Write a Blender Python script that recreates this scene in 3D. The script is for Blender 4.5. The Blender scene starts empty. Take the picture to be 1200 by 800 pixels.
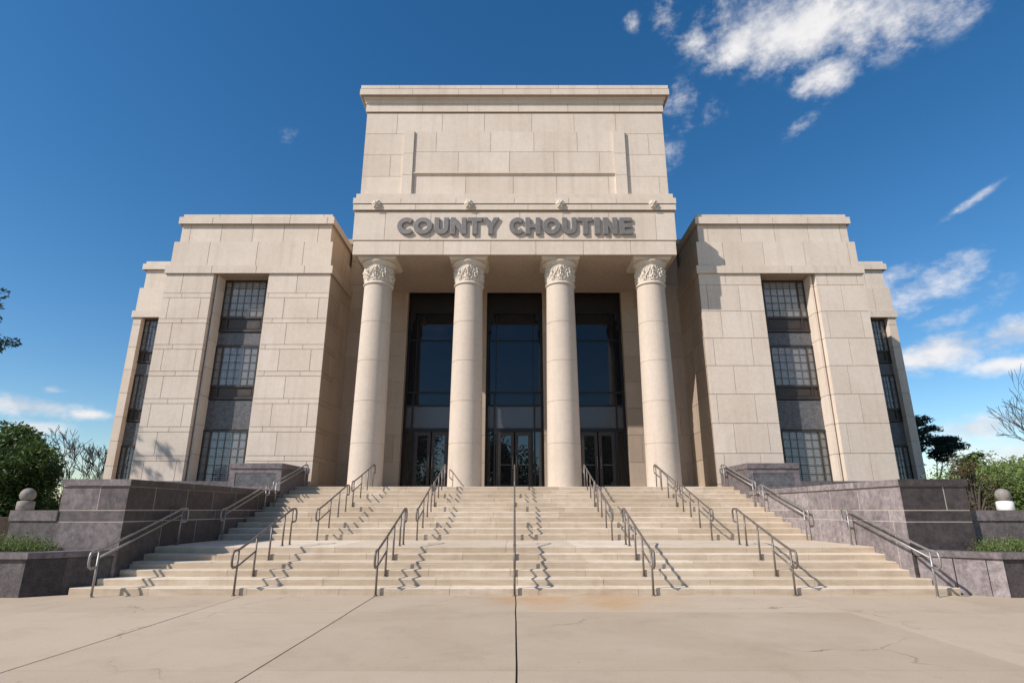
import bpy, math, random
from mathutils import Vector, Matrix, noise
random.seed(7)
R = math.radians
scene = bpy.context.scene
col = scene.collection

# ------------------------------------------------------------------ helpers
class MB:
    """collects geometry, then links it as ONE mesh object"""
    def __init__(s): s.v=[]; s.f=[]; s.t=[]; s.m=[]; s.sm=[]
    def add(s, vs, fs, tone=.5, mi=0, smooth=False):
        b=len(s.v); s.v+= [tuple(p) for p in vs]
        for f in fs:
            s.f.append(tuple(i+b for i in f)); s.t.append(tone); s.m.append(mi); s.sm.append(smooth)
    def box(s, x0,x1,y0,y1,z0,z1, tone=.5, mi=0):
        if x0>x1: x0,x1=x1,x0
        if y0>y1: y0,y1=y1,y0
        vs=[(x0,y0,z0),(x1,y0,z0),(x1,y1,z0),(x0,y1,z0),(x0,y0,z1),(x1,y0,z1),(x1,y1,z1),(x0,y1,z1)]
        s.add(vs,[(0,3,2,1),(4,5,6,7),(0,1,5,4),(1,2,6,5),(2,3,7,6),(3,0,4,7)],tone,mi)
    def prism(s, pts, z0, z1, tone=.5, mi=0):      # pts: plan polygon
        a=sum(pts[i][0]*pts[(i+1)%len(pts)][1]-pts[(i+1)%len(pts)][0]*pts[i][1] for i in range(len(pts)))
        if a<0: pts=pts[::-1]
        n=len(pts)
        vs=[(p[0],p[1],z0) for p in pts]+[(p[0],p[1],z1) for p in pts]
        fs=[tuple(range(n-1,-1,-1)),tuple(range(n,2*n))]+[(i,(i+1)%n,n+(i+1)%n,n+i) for i in range(n)]
        s.add(vs,fs,tone,mi)
    def slab(s, p0, p1, z0, z1, t, tone, mi=0):
        """thin slab standing t proud of the vertical plane p0->p1 (outward = right of p0->p1)"""
        d=Vector((p1[0]-p0[0],p1[1]-p0[1])).normalized(); n=Vector((d.y,-d.x))
        s.prism([p0,p1,(p1[0]+n.x*t,p1[1]+n.y*t),(p0[0]+n.x*t,p0[1]+n.y*t)],z0,z1,tone,mi)
    def clad(s, p0, p1, z0, z1, courses, bw, t=.02, gap=.012, mi=0, off=None, rnd=.22):
        """stone blocks in running bond on a vertical plane; courses: list of course heights, repeated"""
        L=math.hypot(p1[0]-p0[0],p1[1]-p0[1]); d=((p1[0]-p0[0])/L,(p1[1]-p0[1])/L)
        z=z0; k=0
        while z<z1-.02:
            h=courses[k%len(courses)]; zt=min(z+h,z1)
            if z1-zt<.12: zt=z1
            x=-(bw*(.5 if k%2 else 0)) if off is None else -off[k%len(off)]*bw
            while x<L-.02:
                w=bw*(1+random.uniform(-rnd,rnd)*.6); a=max(0,x); b=min(x+w,L)
                if L-b<.25: b=L
                if b>a+.02:
                    q0=(p0[0]+d[0]*(a+(gap/2 if a>0 else 0)),p0[1]+d[1]*(a+(gap/2 if a>0 else 0)))
                    q1=(p0[0]+d[0]*(b-(gap/2 if b<L else 0)),p0[1]+d[1]*(b-(gap/2 if b<L else 0)))
                    s.slab(q0,q1,z+(gap/2 if z>z0 else 0),zt-(gap/2 if zt<z1 else 0),t,random.random(),mi)
                x = b if b<L else L
            z=zt; k+=1
    def stone_box(s,x0,x1,y0,y1,z0,z1,courses=(1.0,),bw=2.0,faces='FLR',t=.02,gap=.018,core=1,mi=0,off=None,rnd=.22,fm={}):
        """box clad with blocks on the faces named (F towards -Y, L towards -X, R towards +X, B)"""
        if x0>x1: x0,x1=x1,x0
        cx0=x0+(t if 'L' in faces else 0); cx1=x1-(t if 'R' in faces else 0)
        cy0=y0+(t if 'F' in faces else 0); cy1=y1-(t if 'B' in faces else 0)
        s.box(cx0,cx1,cy0,cy1,z0,z1-.003,.5,core)
        if 'F' in faces: s.clad((x0,cy0),(x1,cy0),z0,z1,courses,bw,t,gap,fm.get('F',mi),off,rnd)
        if 'R' in faces: s.clad((cx1,cy0),(cx1,cy1),z0,z1,courses,bw,t,gap,fm.get('R',mi),off,rnd)
        if 'L' in faces: s.clad((cx0,cy1),(cx0,cy0),z0,z1,courses,bw,t,gap,fm.get('L',mi),off,rnd)
        if 'B' in faces: s.clad((x1,cy1),(x0,cy1),z0,z1,courses,bw,t,gap,fm.get('B',mi),off,rnd)
    def tube(s, pts, r, n=8, tone=.5, mi=0, cap=True, closed=False):
        pts=[Vector(p) for p in pts]; rs=r if isinstance(r,(list,tuple)) else [r]*len(pts)
        rings=[]; up=None
        for i,p in enumerate(pts):
            a=pts[i-1] if i>0 else (pts[-1] if closed else p); b=pts[i+1] if i<len(pts)-1 else (pts[0] if closed else p)
            d=(b-a).normalized() if (b-a).length>1e-6 else Vector((0,0,1))
            if up is None:
                up=Vector((1,0,0)) if abs(d.x)<.9 else Vector((0,1,0))
            u=(up-d*up.dot(d))
            if u.length<1e-4: u=d.orthogonal()
            u.normalize(); w=d.cross(u); up=u
            rings.append([p+(u*math.cos(2*math.pi*k/n)+w*math.sin(2*math.pi*k/n))*rs[i] for k in range(n)])
        vs=[q for rg in rings for q in rg]; fs=[]
        m=len(pts)
        for i in range(m if closed else m-1):
            j=(i+1)%m
            for k in range(n):
                fs.append((i*n+k,i*n+(k+1)%n,j*n+(k+1)%n,j*n+k))
        if cap and not closed:
            fs.append(tuple(range(n-1,-1,-1))); fs.append(tuple((m-1)*n+k for k in range(n)))
        s.add(vs,fs,tone,mi,True)
    def lathe(s, prof, cx=0, cy=0, n=48, tone=.5, mi=0, smooth=True, disp=None):
        vs=[];fs=[]
        for (r,z) in prof:
            for k in range(n):
                a=2*math.pi*k/n; rr=r+(disp(a,z) if disp else 0)
                vs.append((cx+rr*math.cos(a),cy+rr*math.sin(a),z))
        for i in range(len(prof)-1):
            for k in range(n):
                fs.append((i*n+k,i*n+(k+1)%n,(i+1)*n+(k+1)%n,(i+1)*n+k))
        fs.append(tuple(range(n-1,-1,-1))); fs.append(tuple((len(prof)-1)*n+k for k in range(n)))
        s.add(vs,fs,tone,mi,smooth)
    def build(s, name, mats, parent=None, auto=None):
        me=bpy.data.meshes.new(name); me.from_pydata(s.v,[],s.f)
        if not isinstance(mats,(list,tuple)): mats=[mats]
        for m in mats: me.materials.append(m)
        me.polygons.foreach_set('material_index',[min(i,len(mats)-1) for i in s.m])
        me.polygons.foreach_set('use_smooth',s.sm)
        at=me.attributes.new('tone','FLOAT','FACE'); at.data.foreach_set('value',s.t)
        me.update()
        if auto is not None:
            try: me.set_sharp_from_angle(angle=R(auto))
            except Exception: pass
        o=bpy.data.objects.new(name,me); col.objects.link(o)
        if parent: o.parent=parent
        return o
def bevel(o,w=.01,seg=2):
    m=o.modifiers.new('bevel','BEVEL'); m.width=w; m.segments=seg; m.limit_method='ANGLE'; m.angle_limit=R(40); return o
def tag(o,label=None,cat=None,group=None,kind=None):
    if label: o['label']=label
    if cat: o['category']=cat
    if group: o['group']=group
    if kind: o['kind']=kind
    return o
def empty(name,loc=(0,0,0),label=None,cat=None,group=None):
    o=bpy.data.objects.new(name,None); o.location=loc; o.empty_display_size=.3; col.objects.link(o)
    return tag(o,label,cat,group)
def copy_tree(o,parent=None):
    c=o.copy(); col.objects.link(c); c.parent=parent
    for ch in list(o.children): copy_tree(ch,c)
    return c

# ------------------------------------------------------------------ node helpers
def nmat(name):
    m=bpy.data.materials.new(name); m.use_nodes=True; nt=m.node_tree; nt.nodes.clear()
    out=nt.nodes.new('ShaderNodeOutputMaterial'); return m,nt,out
class N:
    def __init__(s,nt): s.nt=nt
    def new(s,t,**kw):
        n=s.nt.nodes.new(t)
        for k,v in kw.items(): setattr(n,k,v)
        return n
    def set(s,sock,v):
        if isinstance(v,bpy.types.NodeSocket): s.nt.links.new(v,sock)
        else: sock.default_value=v
    def math(s,op,a,b=0.0,c=None,clamp=False):
        n=s.new('ShaderNodeMath',operation=op,use_clamp=clamp); s.set(n.inputs[0],a); s.set(n.inputs[1],b)
        if c is not None: s.set(n.inputs[2],c)
        return n.outputs[0]
    def mix(s,f,a,b,blend='MIX'):
        n=s.new('ShaderNodeMix',data_type='RGBA',blend_type=blend); s.set(n.inputs[0],f)
        for k,v in ((6,a),(7,b)):
            if isinstance(v,(tuple,list)) and len(v)==3: v=(*v,1)
            s.set(n.inputs[k],v)
        return n.outputs[2]
    def noise(s,vec,scale,detail=4,rough=.55,dist=0):
        n=s.new('ShaderNodeTexNoise'); s.set(n.inputs['Vector'],vec); n.inputs['Scale'].default_value=scale
        n.inputs['Detail'].default_value=detail; n.inputs['Roughness'].default_value=rough; n.inputs['Distortion'].default_value=dist
        return n.outputs['Fac']
    def ramp(s,f,a,b,lo=0.0,hi=1.0):
        n=s.new('ShaderNodeMapRange'); n.clamp=True; s.set(n.inputs[0],f)
        n.inputs[1].default_value=a; n.inputs[2].default_value=b; n.inputs[3].default_value=lo; n.inputs[4].default_value=hi
        return n.outputs[0]
    def smooth(s,f,a,b):
        n=s.new('ShaderNodeMapRange',interpolation_type='SMOOTHSTEP'); s.set(n.inputs[0],f)
        n.inputs[1].default_value=a; n.inputs[2].default_value=b; return n.outputs[0]
    def scale(s,vec,sc):
        n=s.new('ShaderNodeMapping'); s.set(n.inputs[0],vec); n.inputs[3].default_value=sc; return n.outputs[0]
    def pos(s): return s.new('ShaderNodeNewGeometry').outputs['Position']
    def attr(s,n): a=s.new('ShaderNodeAttribute'); a.attribute_name=n; return a.outputs['Fac']
    def bump(s,h,strength,dist=.01):
        n=s.new('ShaderNodeBump'); n.inputs['Strength'].default_value=strength; n.inputs['Distance'].default_value=dist
        s.set(n.inputs['Height'],h); return n.outputs[0]
    def bsdf(s,colr,rough=.8,metal=0,normal=None,spec=.5,out=None):
        b=s.new('ShaderNodeBsdfPrincipled')
        if isinstance(colr,(tuple,list)) and len(colr)==3: colr=(*colr,1)
        s.set(b.inputs['Base Color'],colr); s.set(b.inputs['Roughness'],rough); s.set(b.inputs['Metallic'],metal)
        s.set(b.inputs['Specular IOR Level'],spec)
        if normal: s.set(b.inputs['Normal'],normal)
        if out: s.nt.links.new(b.outputs[0],out.inputs[0])
        return b

def stone(name,c0,c1,stain,streak=.35,fine=.12,rough=.85,speck=0,bump_s=.25,grain=35,riser=0):
    m,nt,out=nmat(name); n=N(nt); p=n.pos()
    c=n.mix(n.attr('tone'),c0,c1)
    big=n.ramp(n.noise(p,.45,6,.62,.4),.42,.72)
    c=n.mix(n.math('MULTIPLY',big,streak*.7),c,stain)
    st=n.ramp(n.noise(n.scale(p,(3.2,3.2,.16)),1.0,5,.6),.5,.78)
    c=n.mix(n.math('MULTIPLY',st,streak),c,stain)
    g=n.noise(p,grain,4,.7)
    c=n.mix(1.0,c,n.mix(g,(1-fine*2,)*3,(1+fine*2,)*3),'MULTIPLY')
    med=n.noise(p,5.5 if not speck else 7,7,.72)
    c=n.mix(1.0,c,n.mix(med,(.86,.85,.84),(1.12,1.13,1.14)) if not speck else n.mix(n.ramp(med,.32,.68),(.55,.53,.52),(1.5,1.47,1.45)),'MULTIPLY')
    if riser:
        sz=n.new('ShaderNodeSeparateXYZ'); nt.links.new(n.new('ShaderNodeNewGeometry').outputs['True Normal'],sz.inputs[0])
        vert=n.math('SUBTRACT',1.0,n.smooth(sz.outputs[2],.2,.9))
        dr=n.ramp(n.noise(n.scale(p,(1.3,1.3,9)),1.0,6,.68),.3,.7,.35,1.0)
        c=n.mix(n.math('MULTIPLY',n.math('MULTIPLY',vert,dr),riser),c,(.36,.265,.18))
    if speck:
        s=n.ramp(n.noise(p,90,2,.8),.55,.7)
        c=n.mix(n.math('MULTIPLY',s,speck),c,(.42,.38,.38))
    h=n.math('ADD',n.math('MULTIPLY',g,.5),med)
    n.bsdf(c,rough,0,n.bump(h,bump_s,.012),.35,out)
    return m
def plain(name,c,rough=.5,metal=0,spec=.5,var=.15,scale=6,bump_s=0):
    m,nt,out=nmat(name); n=N(nt); p=n.pos(); f=n.noise(p,scale,4,.6)
    cc=n.mix(1.0,(*c,1),n.mix(f,(1-var*2,)*3,(1+var*2,)*3),'MULTIPLY')
    n.bsdf(cc,n.ramp(f,.2,.8,max(0,rough-.08),min(1,rough+.08)),metal,n.bump(f,bump_s,.01) if bump_s else None,spec,out)
    return m

M={}
M['lime']=stone('limestone',(.675,.56,.455),(.735,.62,.51),(.54,.415,.31),.52)
M['mortar']=plain('mortar',(.36,.28,.215),.95)
M['carved']=stone('carved limestone',(.60,.51,.415),(.64,.55,.45),(.48,.38,.29),.25)
M['soffit']=stone('soffit plaster',(.62,.46,.27),(.66,.50,.30),(.5,.36,.2),.3)
M['granite']=stone('granite',(.105,.088,.088),(.205,.175,.175),(.075,.06,.06),.6,.3,.72,.3,.3,38)
M['granite_shade']=stone('shade toned granite',(.045,.036,.035),(.085,.07,.068),(.035,.027,.026),.5,.3,.6,.22,.3,38)  # same granite with shade put into its colour
M['granite_sun']=stone('sun toned granite',(.20,.17,.17),(.31,.27,.265),(.15,.12,.12),.55,.25,.75,.25,.3,38)  # same granite with sunlight put into its colour
M['lime_shade']=stone('shade toned limestone',(.38,.295,.22),(.45,.36,.275),(.29,.215,.155),.4)  # portico wall and wing inner sides: shade put into the stone colour
M['lime_shaft']=stone('column limestone',(.56,.465,.375),(.62,.515,.42),(.46,.36,.27),.4)
M['granite_joint']=plain('granite joint',(.50,.42,.37),.9)
M['granite_polished']=stone('polished granite',(.10,.10,.105),(.13,.13,.135),(.08,.08,.085),.25,.2,.38,.2,.03,60)
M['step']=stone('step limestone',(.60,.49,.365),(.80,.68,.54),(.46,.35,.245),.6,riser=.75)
M['bronze']=plain('bronze frame',(.062,.047,.04),.42,.35,.5,.2,3)
M['dark_frame']=plain('dark frame',(.018,.015,.015),.35,.3,.5,.2,3)
M['rail']=plain('rail metal',(.20,.165,.14),.5,.45,.5,.25,9)
M['steel']=plain('brushed steel',(.34,.32,.30),.48,.6,.5,.2,12)
M['letter']=plain('letter metal',(.215,.19,.175),.55,.3,.5,.2,5)
M['dark']=plain('dark opening',(.02,.017,.016),.7)
M['white']=plain('white enamel',(.78,.78,.76),.35)
M['ball']=plain('stone ball',(.25,.22,.19),.8,0,.4,.3,18,.3)
M['blind']=plain('blind slat',(.78,.76,.73),.6)
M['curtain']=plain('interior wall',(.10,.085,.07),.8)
M['muntin']=plain('muntin',(.12,.10,.085),.5)
M['soil']=plain('soil',(.07,.05,.035),.95,0,.2,.4,12,.5)
M['bark']=plain('bark',(.10,.08,.062),.9,0,.2,.4,14,.6)
M['bark_grey']=plain('grey bark',(.06,.05,.045),.9,0,.2,.3,14,.4)
M['black']=plain('black fitting',(.01,.01,.01),.5)
def glass(name,tint,refl=.12,see=.55,rough=.015,veil=(.02,.022,.026)):
    m,nt,out=nmat(name); n=N(nt)
    fr=n.new('ShaderNodeFresnel'); fr.inputs[0].default_value=1.5
    w=n.noise(n.pos(),.8,2,.5)
    b=n.bump(w,.12,.02)
    g=n.new('ShaderNodeBsdfGlossy'); g.inputs['Roughness'].default_value=rough; g.inputs['Color'].default_value=(.85,.92,1,1); n.set(g.inputs['Normal'],b)
    t=n.new('ShaderNodeBsdfTransparent'); t.inputs[0].default_value=(*tint,1)
    d=n.new('ShaderNodeBsdfDiffuse'); d.inputs[0].default_value=(*veil,1)
    m1=n.new('ShaderNodeMixShader'); m1.inputs[0].default_value=1-see; nt.links.new(t.outputs[0],m1.inputs[1]); nt.links.new(d.outputs[0],m1.inputs[2])
    f=n.math('ADD',n.math('MULTIPLY',fr.outputs[0],1.0),refl,clamp=True)
    m2=n.new('ShaderNodeMixShader'); n.set(m2.inputs[0],f); nt.links.new(m1.outputs[0],m2.inputs[1]); nt.links.new(g.outputs[0],m2.inputs[2])
    nt.links.new(m2.outputs[0],out.inputs[0]); return m
M['glass']=glass('window glass',(.88,.9,.92),.0,.70,.015,(.60,.57,.53))
M['glass_blue']=glass('tinted curtain glass',(.22,.25,.32),.0,.5)
M['glass_door']=glass('door glass',(.35,.36,.4),.06,.5,.01,(.03,.03,.033))
M['glass_transom']=glass('pale transom glass',(.6,.55,.5),.03,.3,.25,(.11,.10,.095))

def leafmat(name,c0,c1,c2):
    m,nt,out=nmat(name); n=N(nt); p=n.pos()
    c=n.mix(n.attr('tone'),c0,c1); c=n.mix(n.ramp(n.noise(p,1.1,3,.6),.4,.65),c,c2)
    b=n.new('ShaderNodeBsdfPrincipled'); n.set(b.inputs['Base Color'],c); b.inputs['Roughness'].default_value=.6
    t=n.new('ShaderNodeBsdfTranslucent'); n.set(t.inputs[0],c)
    x=n.new('ShaderNodeMixShader'); x.inputs[0].default_value=.25
    nt.links.new(b.outputs[0],x.inputs[1]); nt.links.new(t.outputs[0],x.inputs[2]); nt.links.new(x.outputs[0],out.inputs[0]); return m
M['leaf_green']=leafmat('broad leaf',(.025,.05,.010),(.13,.19,.03),(.05,.085,.015))
M['leaf_dark']=leafmat('dark needle',(.018,.035,.014),(.045,.07,.028),(.025,.045,.02))
M['leaf_pine']=leafmat('blue pine needle',(.02,.038,.025),(.05,.075,.05),(.03,.05,.035))
M['leaf_spring']=leafmat('spring leaf',(.10,.15,.03),(.22,.28,.07),(.13,.18,.04))
M['leaf_red']=leafmat('russet leaf',(.12,.06,.035),(.16,.11,.05),(.09,.09,.03))
M['juniper']=leafmat('juniper',(.07,.11,.025),(.26,.33,.09),(.14,.18,.05))
M['grass']=leafmat('lawn',(.05,.08,.02),(.07,.10,.03),(.06,.09,.02))

# ------------------------------------------------------------------ the plaza
def plaza_mat():
    m,nt,out=nmat('plaza concrete'); n=N(nt); p=n.pos()
    sx=n.new('ShaderNodeSeparateXYZ'); nt.links.new(p,sx.inputs[0]); x,y=sx.outputs[0],sx.outputs[1]
    c=n.mix(n.attr('tone'),(.44,.335,.235),(.53,.415,.30))
    a=n.ramp(n.noise(p,.35,7,.65,.6),.38,.7)
    c=n.mix(n.math('MULTIPLY',a,.55),c,(.56,.46,.345))
    b=n.ramp(n.noise(p,.9,6,.7,.2),.5,.75)
    c=n.mix(n.math('MULTIPLY',b,.35),c,(.30,.225,.155))
    # rusty run-off washed from the foot of the steps
    dx=n.math('DIVIDE',n.math('SUBTRACT',x,1.3),2.2); dy=n.math('DIVIDE',n.math('SUBTRACT',y,12.0),1.6)
    r=n.math('SUBTRACT',1.0,n.math('ADD',n.math('MULTIPLY',dx,dx),n.math('MULTIPLY',dy,dy)),clamp=True)
    r=n.math('MULTIPLY',r,n.ramp(n.noise(p,1.3,5,.6),.3,.65))
    c=n.mix(n.math('MULTIPLY',r,.85),c,(.52,.29,.12))
    g=n.noise(p,60,3,.75); c=n.mix(1.0,c,n.mix(g,(.70,.70,.70),(1.28,1.28,1.28)),'MULTIPLY')
    s=n.ramp(n.noise(p,9,4,.75),.62,.72); c=n.mix(n.math('MULTIPLY',s,.4),c,(.2,.15,.11))
    # hairline cracks
    v=n.new('ShaderNodeTexVoronoi',feature='DISTANCE_TO_EDGE'); v.inputs['Scale'].default_value=.33
    nv=n.new('ShaderNodeTexNoise'); nv.inputs['Scale'].default_value=1.2; nv.inputs['Detail'].default_value=5; nt.links.new(p,nv.inputs['Vector'])
    ad=n.new('ShaderNodeVectorMath',operation='ADD'); nt.links.new(p,ad.inputs[0]); nt.links.new(nv.outputs['Color'],ad.inputs[1]); nt.links.new(ad.outputs[0],v.inputs['Vector'])
    cr=n.math('MULTIPLY',n.ramp(v.outputs['Distance'],.0,.006,1,0),n.ramp(n.noise(p,.3,2),.5,.6))
    c=n.mix(n.math('MULTIPLY',cr,.6),c,(.12,.09,.07))
    n.bsdf(c,.88,0,n.bump(n.math('ADD',g,n.math('MULTIPLY',s,-.6)),.35,.006),.3,out); return m
M['plaza']=plaza_mat()
M['joint']=plain('joint filler',(.05,.04,.032),.95)

mb=MB(); S=900
mb.add([(-S,-S,-.06),(S,-S,-.06),(S,S,-.06),(-S,S,-.06)],[(0,1,2,3)],.4)
tag(mb.build('ground',M['grass']),kind='structure')
# slabs with open joints on a dark bed
mb=MB()
mb.box(-40,40,-60,12.6,-.05,-.022,.5,1)
xs=[-40,-30,-22,-16.6,-11.0,-8.2,-5.42,-2.78,0.02,2.85,5.6,8.4,11.2,16.8,22,30,40]
ys=[-60,-45,-30,-20,-12,-6,-1,3.0,6.9,10.55,12.6]
for i in range(len(xs)-1):
    for j in range(len(ys)-1):
        def wob(a,b): return .012*noise.noise(Vector((a*.9,b*.9,3.1)))
        x0,x1,y0,y1=xs[i],xs[i+1],ys[j],ys[j+1]; nseg=10
        gl=.011 if xs[i] in (0.02,-2.78,-5.42) else .0035; gr=.011 if xs[i+1] in (0.02,-2.78,-5.42) else .0035; gy=.0035
        yy=[y0+gy+(y1-y0-2*gy)*k/nseg for k in range(nseg+1)]
        L=[(x0+gl+wob(x0,y),y) for y in yy]; Rr=[(x1-gr+wob(x1,y),y) for y in yy]
        mb.prism(L[::-1]+Rr, -.021, random.uniform(-.0012,.0012), random.random(),0) if y1>-7 else mb.box(x0+gl,x1-gr,y0+gy,y1-gy,-.021,0,random.random())
tag(mb.build('plaza',[M['plaza'],M['joint']]),kind='structure')

# ------------------------------------------------------------------ stairs
LT,LR=.38,.135; Y0=12.54; UY=17.44; UT,UR=.556,1.70/11; LAND=.81; PLAT=2.51
def stair_z(y):
    if y<Y0: return 0
    if y<UY: return min(6,int((y-Y0)/LT)+1)*LR
    return LAND+min(11,int((y-UY)/UT)+1)*UR
def nosing_steps(mb,ya,n,tread,rise,zb,yend,halfw,first_wide=None):
    for k in range(n):
        y=ya+k*tread; z1=zb+(k+1)*rise; ye=y+tread+.06 if k<n-1 else yend
        hw=first_wide[k] if first_wide and k<len(first_wide) else halfw
        x=-hw
        while x<hw-.01:
            w=random.uniform(1.6,2.4); b=min(x+w,hw)
            if hw-b<.5: b=hw
            g=.003
            j=random.uniform(-.004,.004); t=random.random()
            prof=[(y+j*.7,zb+k*rise-.02 if k else zb-.01),(y-.003+j,z1-.012),(y+.009+j,z1),(ye,z1+.004),(ye,zb+k*rise-.02)]
            vs=[(x+g,p[0],p[1]) for p in prof]+[(b-g,p[0],p[1]) for p in prof]; m=len(prof)
            mb.add(vs,[tuple(range(m-1,-1,-1))[::-1],tuple(range(m,2*m))[::-1]]+[(i,m+i,m+(i+1)%m,(i+1)%m) for i in range(m)],t)
            x=b
mb=MB()
nosing_steps(mb,Y0,6,LT,LR,0,UY+.1,8.55,[8.98,8.70,8.55])
nosing_steps(mb,UY,11,UT,UR,LAND,24.0,8.55)
mb.box(-8.52,8.52,24.0,27.99,PLAT-.3,PLAT+.004,.6)
mb.box(-8.5,8.5,13.6,24.0,-.02,.5,.3)
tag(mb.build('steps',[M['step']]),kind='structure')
mb=MB()
for s in (-1,1):
    mb.box(s*9.9,s*40,16,30,-.05,1.45)
    mb.box(s*11.3,s*40,13.35,16,-.05,.6)
tag(mb.build('terrace_ground',M['soil']),kind='structure')

# ------------------------------------------------------------------ granite walls and planters
def cheek(side):
    s=side; nm='left' if s<0 else 'right'
    e=empty('granite_wall',(0,0,0),
      'shaded speckled grey granite cheek wall stepping down at the left of the stairs' if s<0 else 'sunlit purplish grey granite cheek wall with pale joints right of the stairs','wall')
    def bx(mb,a,b,y0,y1,z0,z1,cs,bw,f,off=None):
        f2=f.replace('I','R' if s<0 else 'L').replace('O','L' if s<0 else 'R')
        mb.stone_box(s*a,s*b,y0,y1,z0,z1,cs,bw,f2,.004,.022,1,0,off,.22,{'F':0,'R':2} if s<0 else {'F':2,'L':3})  # left inner and right front coloured as shaded, right inner as sunlit
    mb=MB()
    mb.box(s*8.506,s*9.94,13.106,21.49,0,2.15,.5,1)
    bx(mb,8.5,9.95,13.1,21.5,0,1.39,(1.39,),1.55,'FI')
    bx(mb,8.5,9.95,13.1,21.5,1.412,1.63,(.24,),2.0,'FI')
    bx(mb,8.5,9.95,13.1,21.5,1.652,2.14,(.52,),1.45,'FI',(.35,))
    bx(mb,8.46,9.98,13.06,21.5,2.16,2.30,(.14,),2.4,'FIO')
    mb.build('wall',[M['granite'],M['granite_joint'],M['granite_shade'],M['granite_sun']],e)
    mb=MB(); r=0 if s<0 else .16; xe=10.95 if s<0 else 11.25
    bx(mb,9.952,xe,13.1+r,16.0,0,1.42,(1.42,),1.2 if s<0 else 1.5,'FO',(.0,))
    bx(mb,9.952,xe+.03,13.07+r,16.0,1.42,1.64,(.22,),1.6,'FO')
    bx(mb,9.952,xe,16.0,24.0,0,1.62,(.8,),1.6,'O')
    mb.build('side_wall',[M['granite'],M['granite_joint'],M['granite'],M['granite_sun']],e)
    # planter in front
    p=empty('planter',(0,0,0),'low grey granite planter wall with juniper at the foot of the %s cheek wall'%nm,'planter')
    mb=MB()
    A,B=(s*8.66,13.085),(s*9.7,12.2); A2,B2=(s*9.56,13.08),(s*9.95,12.45)
    mb.prism([A,(s*9.715,12.235),(s*9.98,12.22),(s*9.0,13.08)],0,.70,.5,1)
    if s>0: mb.clad((8.58,13.08),(9.7,12.2),0,.70,(.70,),.62,.004,.02,3)
    else: mb.clad((-9.7,12.2),(-8.58,13.08),0,.70,(.70,),.62,.004,.02,2)
    mb.box(s*9.72,s*16,12.22,12.5,0,.70,.5,1)
    f=(9.69,16) if s>0 else (-16,-9.69)
    mb.clad((f[0],12.22),(f[1],12.22),0,.70,(.70,),1.3,.004,.02,0 if s<0 else 2)  # planter faces repeat the granite with light and shade in its colour
    mb.prism([(s*8.52,13.09),(s*9.66,12.16),(s*16,12.16),(s*16,12.55),(s*9.85,12.55),(s*9.1,13.09)],.71,.83,.65,0)
    mb.build('wall',[M['granite'],M['granite_joint'],M['granite_shade'],M['granite_sun']],p)
    mb=MB(); mb.prism([(s*9.0,13.04),(s*9.8,12.45),(s*16,12.52),(s*16,13.06)],.3,.74); mb.build('soil',M['soil'],p)
    return e
for s in (-1,1): cheek(s)
for s in (-1,1):
    e=empty('granite_block',(0,0,0),'square panelled granite block beside the top steps, %s'%('left in front of the tall window' if s<0 else 'right in front of the tall window'),'block')
    mb=MB(); x0,x1=8.5,10.38
    mb.box(s*x0,s*x1,21.53,24.35,1.5,3.08,.35)
    mb.box(s*(x0+.0),s*(x0+.2),21.5,21.53,2.3,3.08,.8); mb.box(s*(x1-.2),s*x1,21.5,21.53,2.3,3.08,.7)
    mb.box(s*(x0+.2),s*(x1-.2),21.5,21.53,2.3,2.48,.8)
    mb.box(s*(x0+.2),s*(x1-.2),21.5,21.53,2.93,3.08,.8)
    mb.build('block',[M['granite']],e)
    mb=MB(); mb.box(s*(x0-.03),s*(x1+.03),21.46,24.38,3.085,3.29,.6); bevel(mb.build('cap',[M['granite']],e),.02)
    mb=MB(); mb.box(s*(x0+.21),s*(x1-.21),21.515,21.527,2.49,2.92,.4); mb.build('panel',[M['granite_polished']],e)
    # lamp on the side wall
    lx,ly=(-11.02+.12,13.35) if s<0 else (11.1,13.55)
    l=empty('wall_lamp',(lx,ly,1.641),'round lamp with dark ball and pale drum base on the %s granite wall'%('left' if s<0 else 'right'),'lamp')
    mb=MB(); mb.lathe([(.15,0),(.165,.02),(.165,.17),(.15,.19),(.12,.2)],0,0,28); mb.build('base',M['white'] if s>0 else M['ball'],l,40)
    mb=MB(); prof=[(.15*math.sin(math.pi*k/14)+.001,.325-.15*math.cos(math.pi*k/14)) for k in range(15)]; mb.lathe(prof,0,0,28); mb.build('globe',M['ball'],l)

# ------------------------------------------------------------------ courthouse
B=empty('courthouse',(0,0,0),'pale limestone art deco courthouse with four round columns and two window wings','building')
# --- portico entablature
mb=MB()
mb.stone_box(-7.16,7.16,23.33,25.1,12.45,13.10,(.65,),2.0,'FLR',rnd=.1)
mb.stone_box(-7.16,7.16,25.1,28.0,12.452,13.10,(.65,),1.6,'LR')
mb.stone_box(-7.13,7.13,23.36,30.0,13.10,13.14,(.04,),3,'FLR')
mb.stone_box(-7.20,7.20,23.30,30.0,13.14,14.52,(1.38,),2.05,'FLR',off=(.35,),rnd=.1)
mb.box(-7.17,7.17,23.36,30,14.52,14.60)
mb.stone_box(-7.27,7.27,23.22,30.0,14.60,14.86,(.3,),2.6,'FLR')
mb.box(-7.24,7.24,23.27,30,14.86,14.90)
mb.stone_box(-7.29,7.29,23.19,30.0,14.90,15.18,(.3,),2.4,'FLR')
mb.box(-7.2,7.2,23.3,30,15.18,15.45)
ent=mb.build('entablature',[M['lime'],M['mortar']],B)
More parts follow.
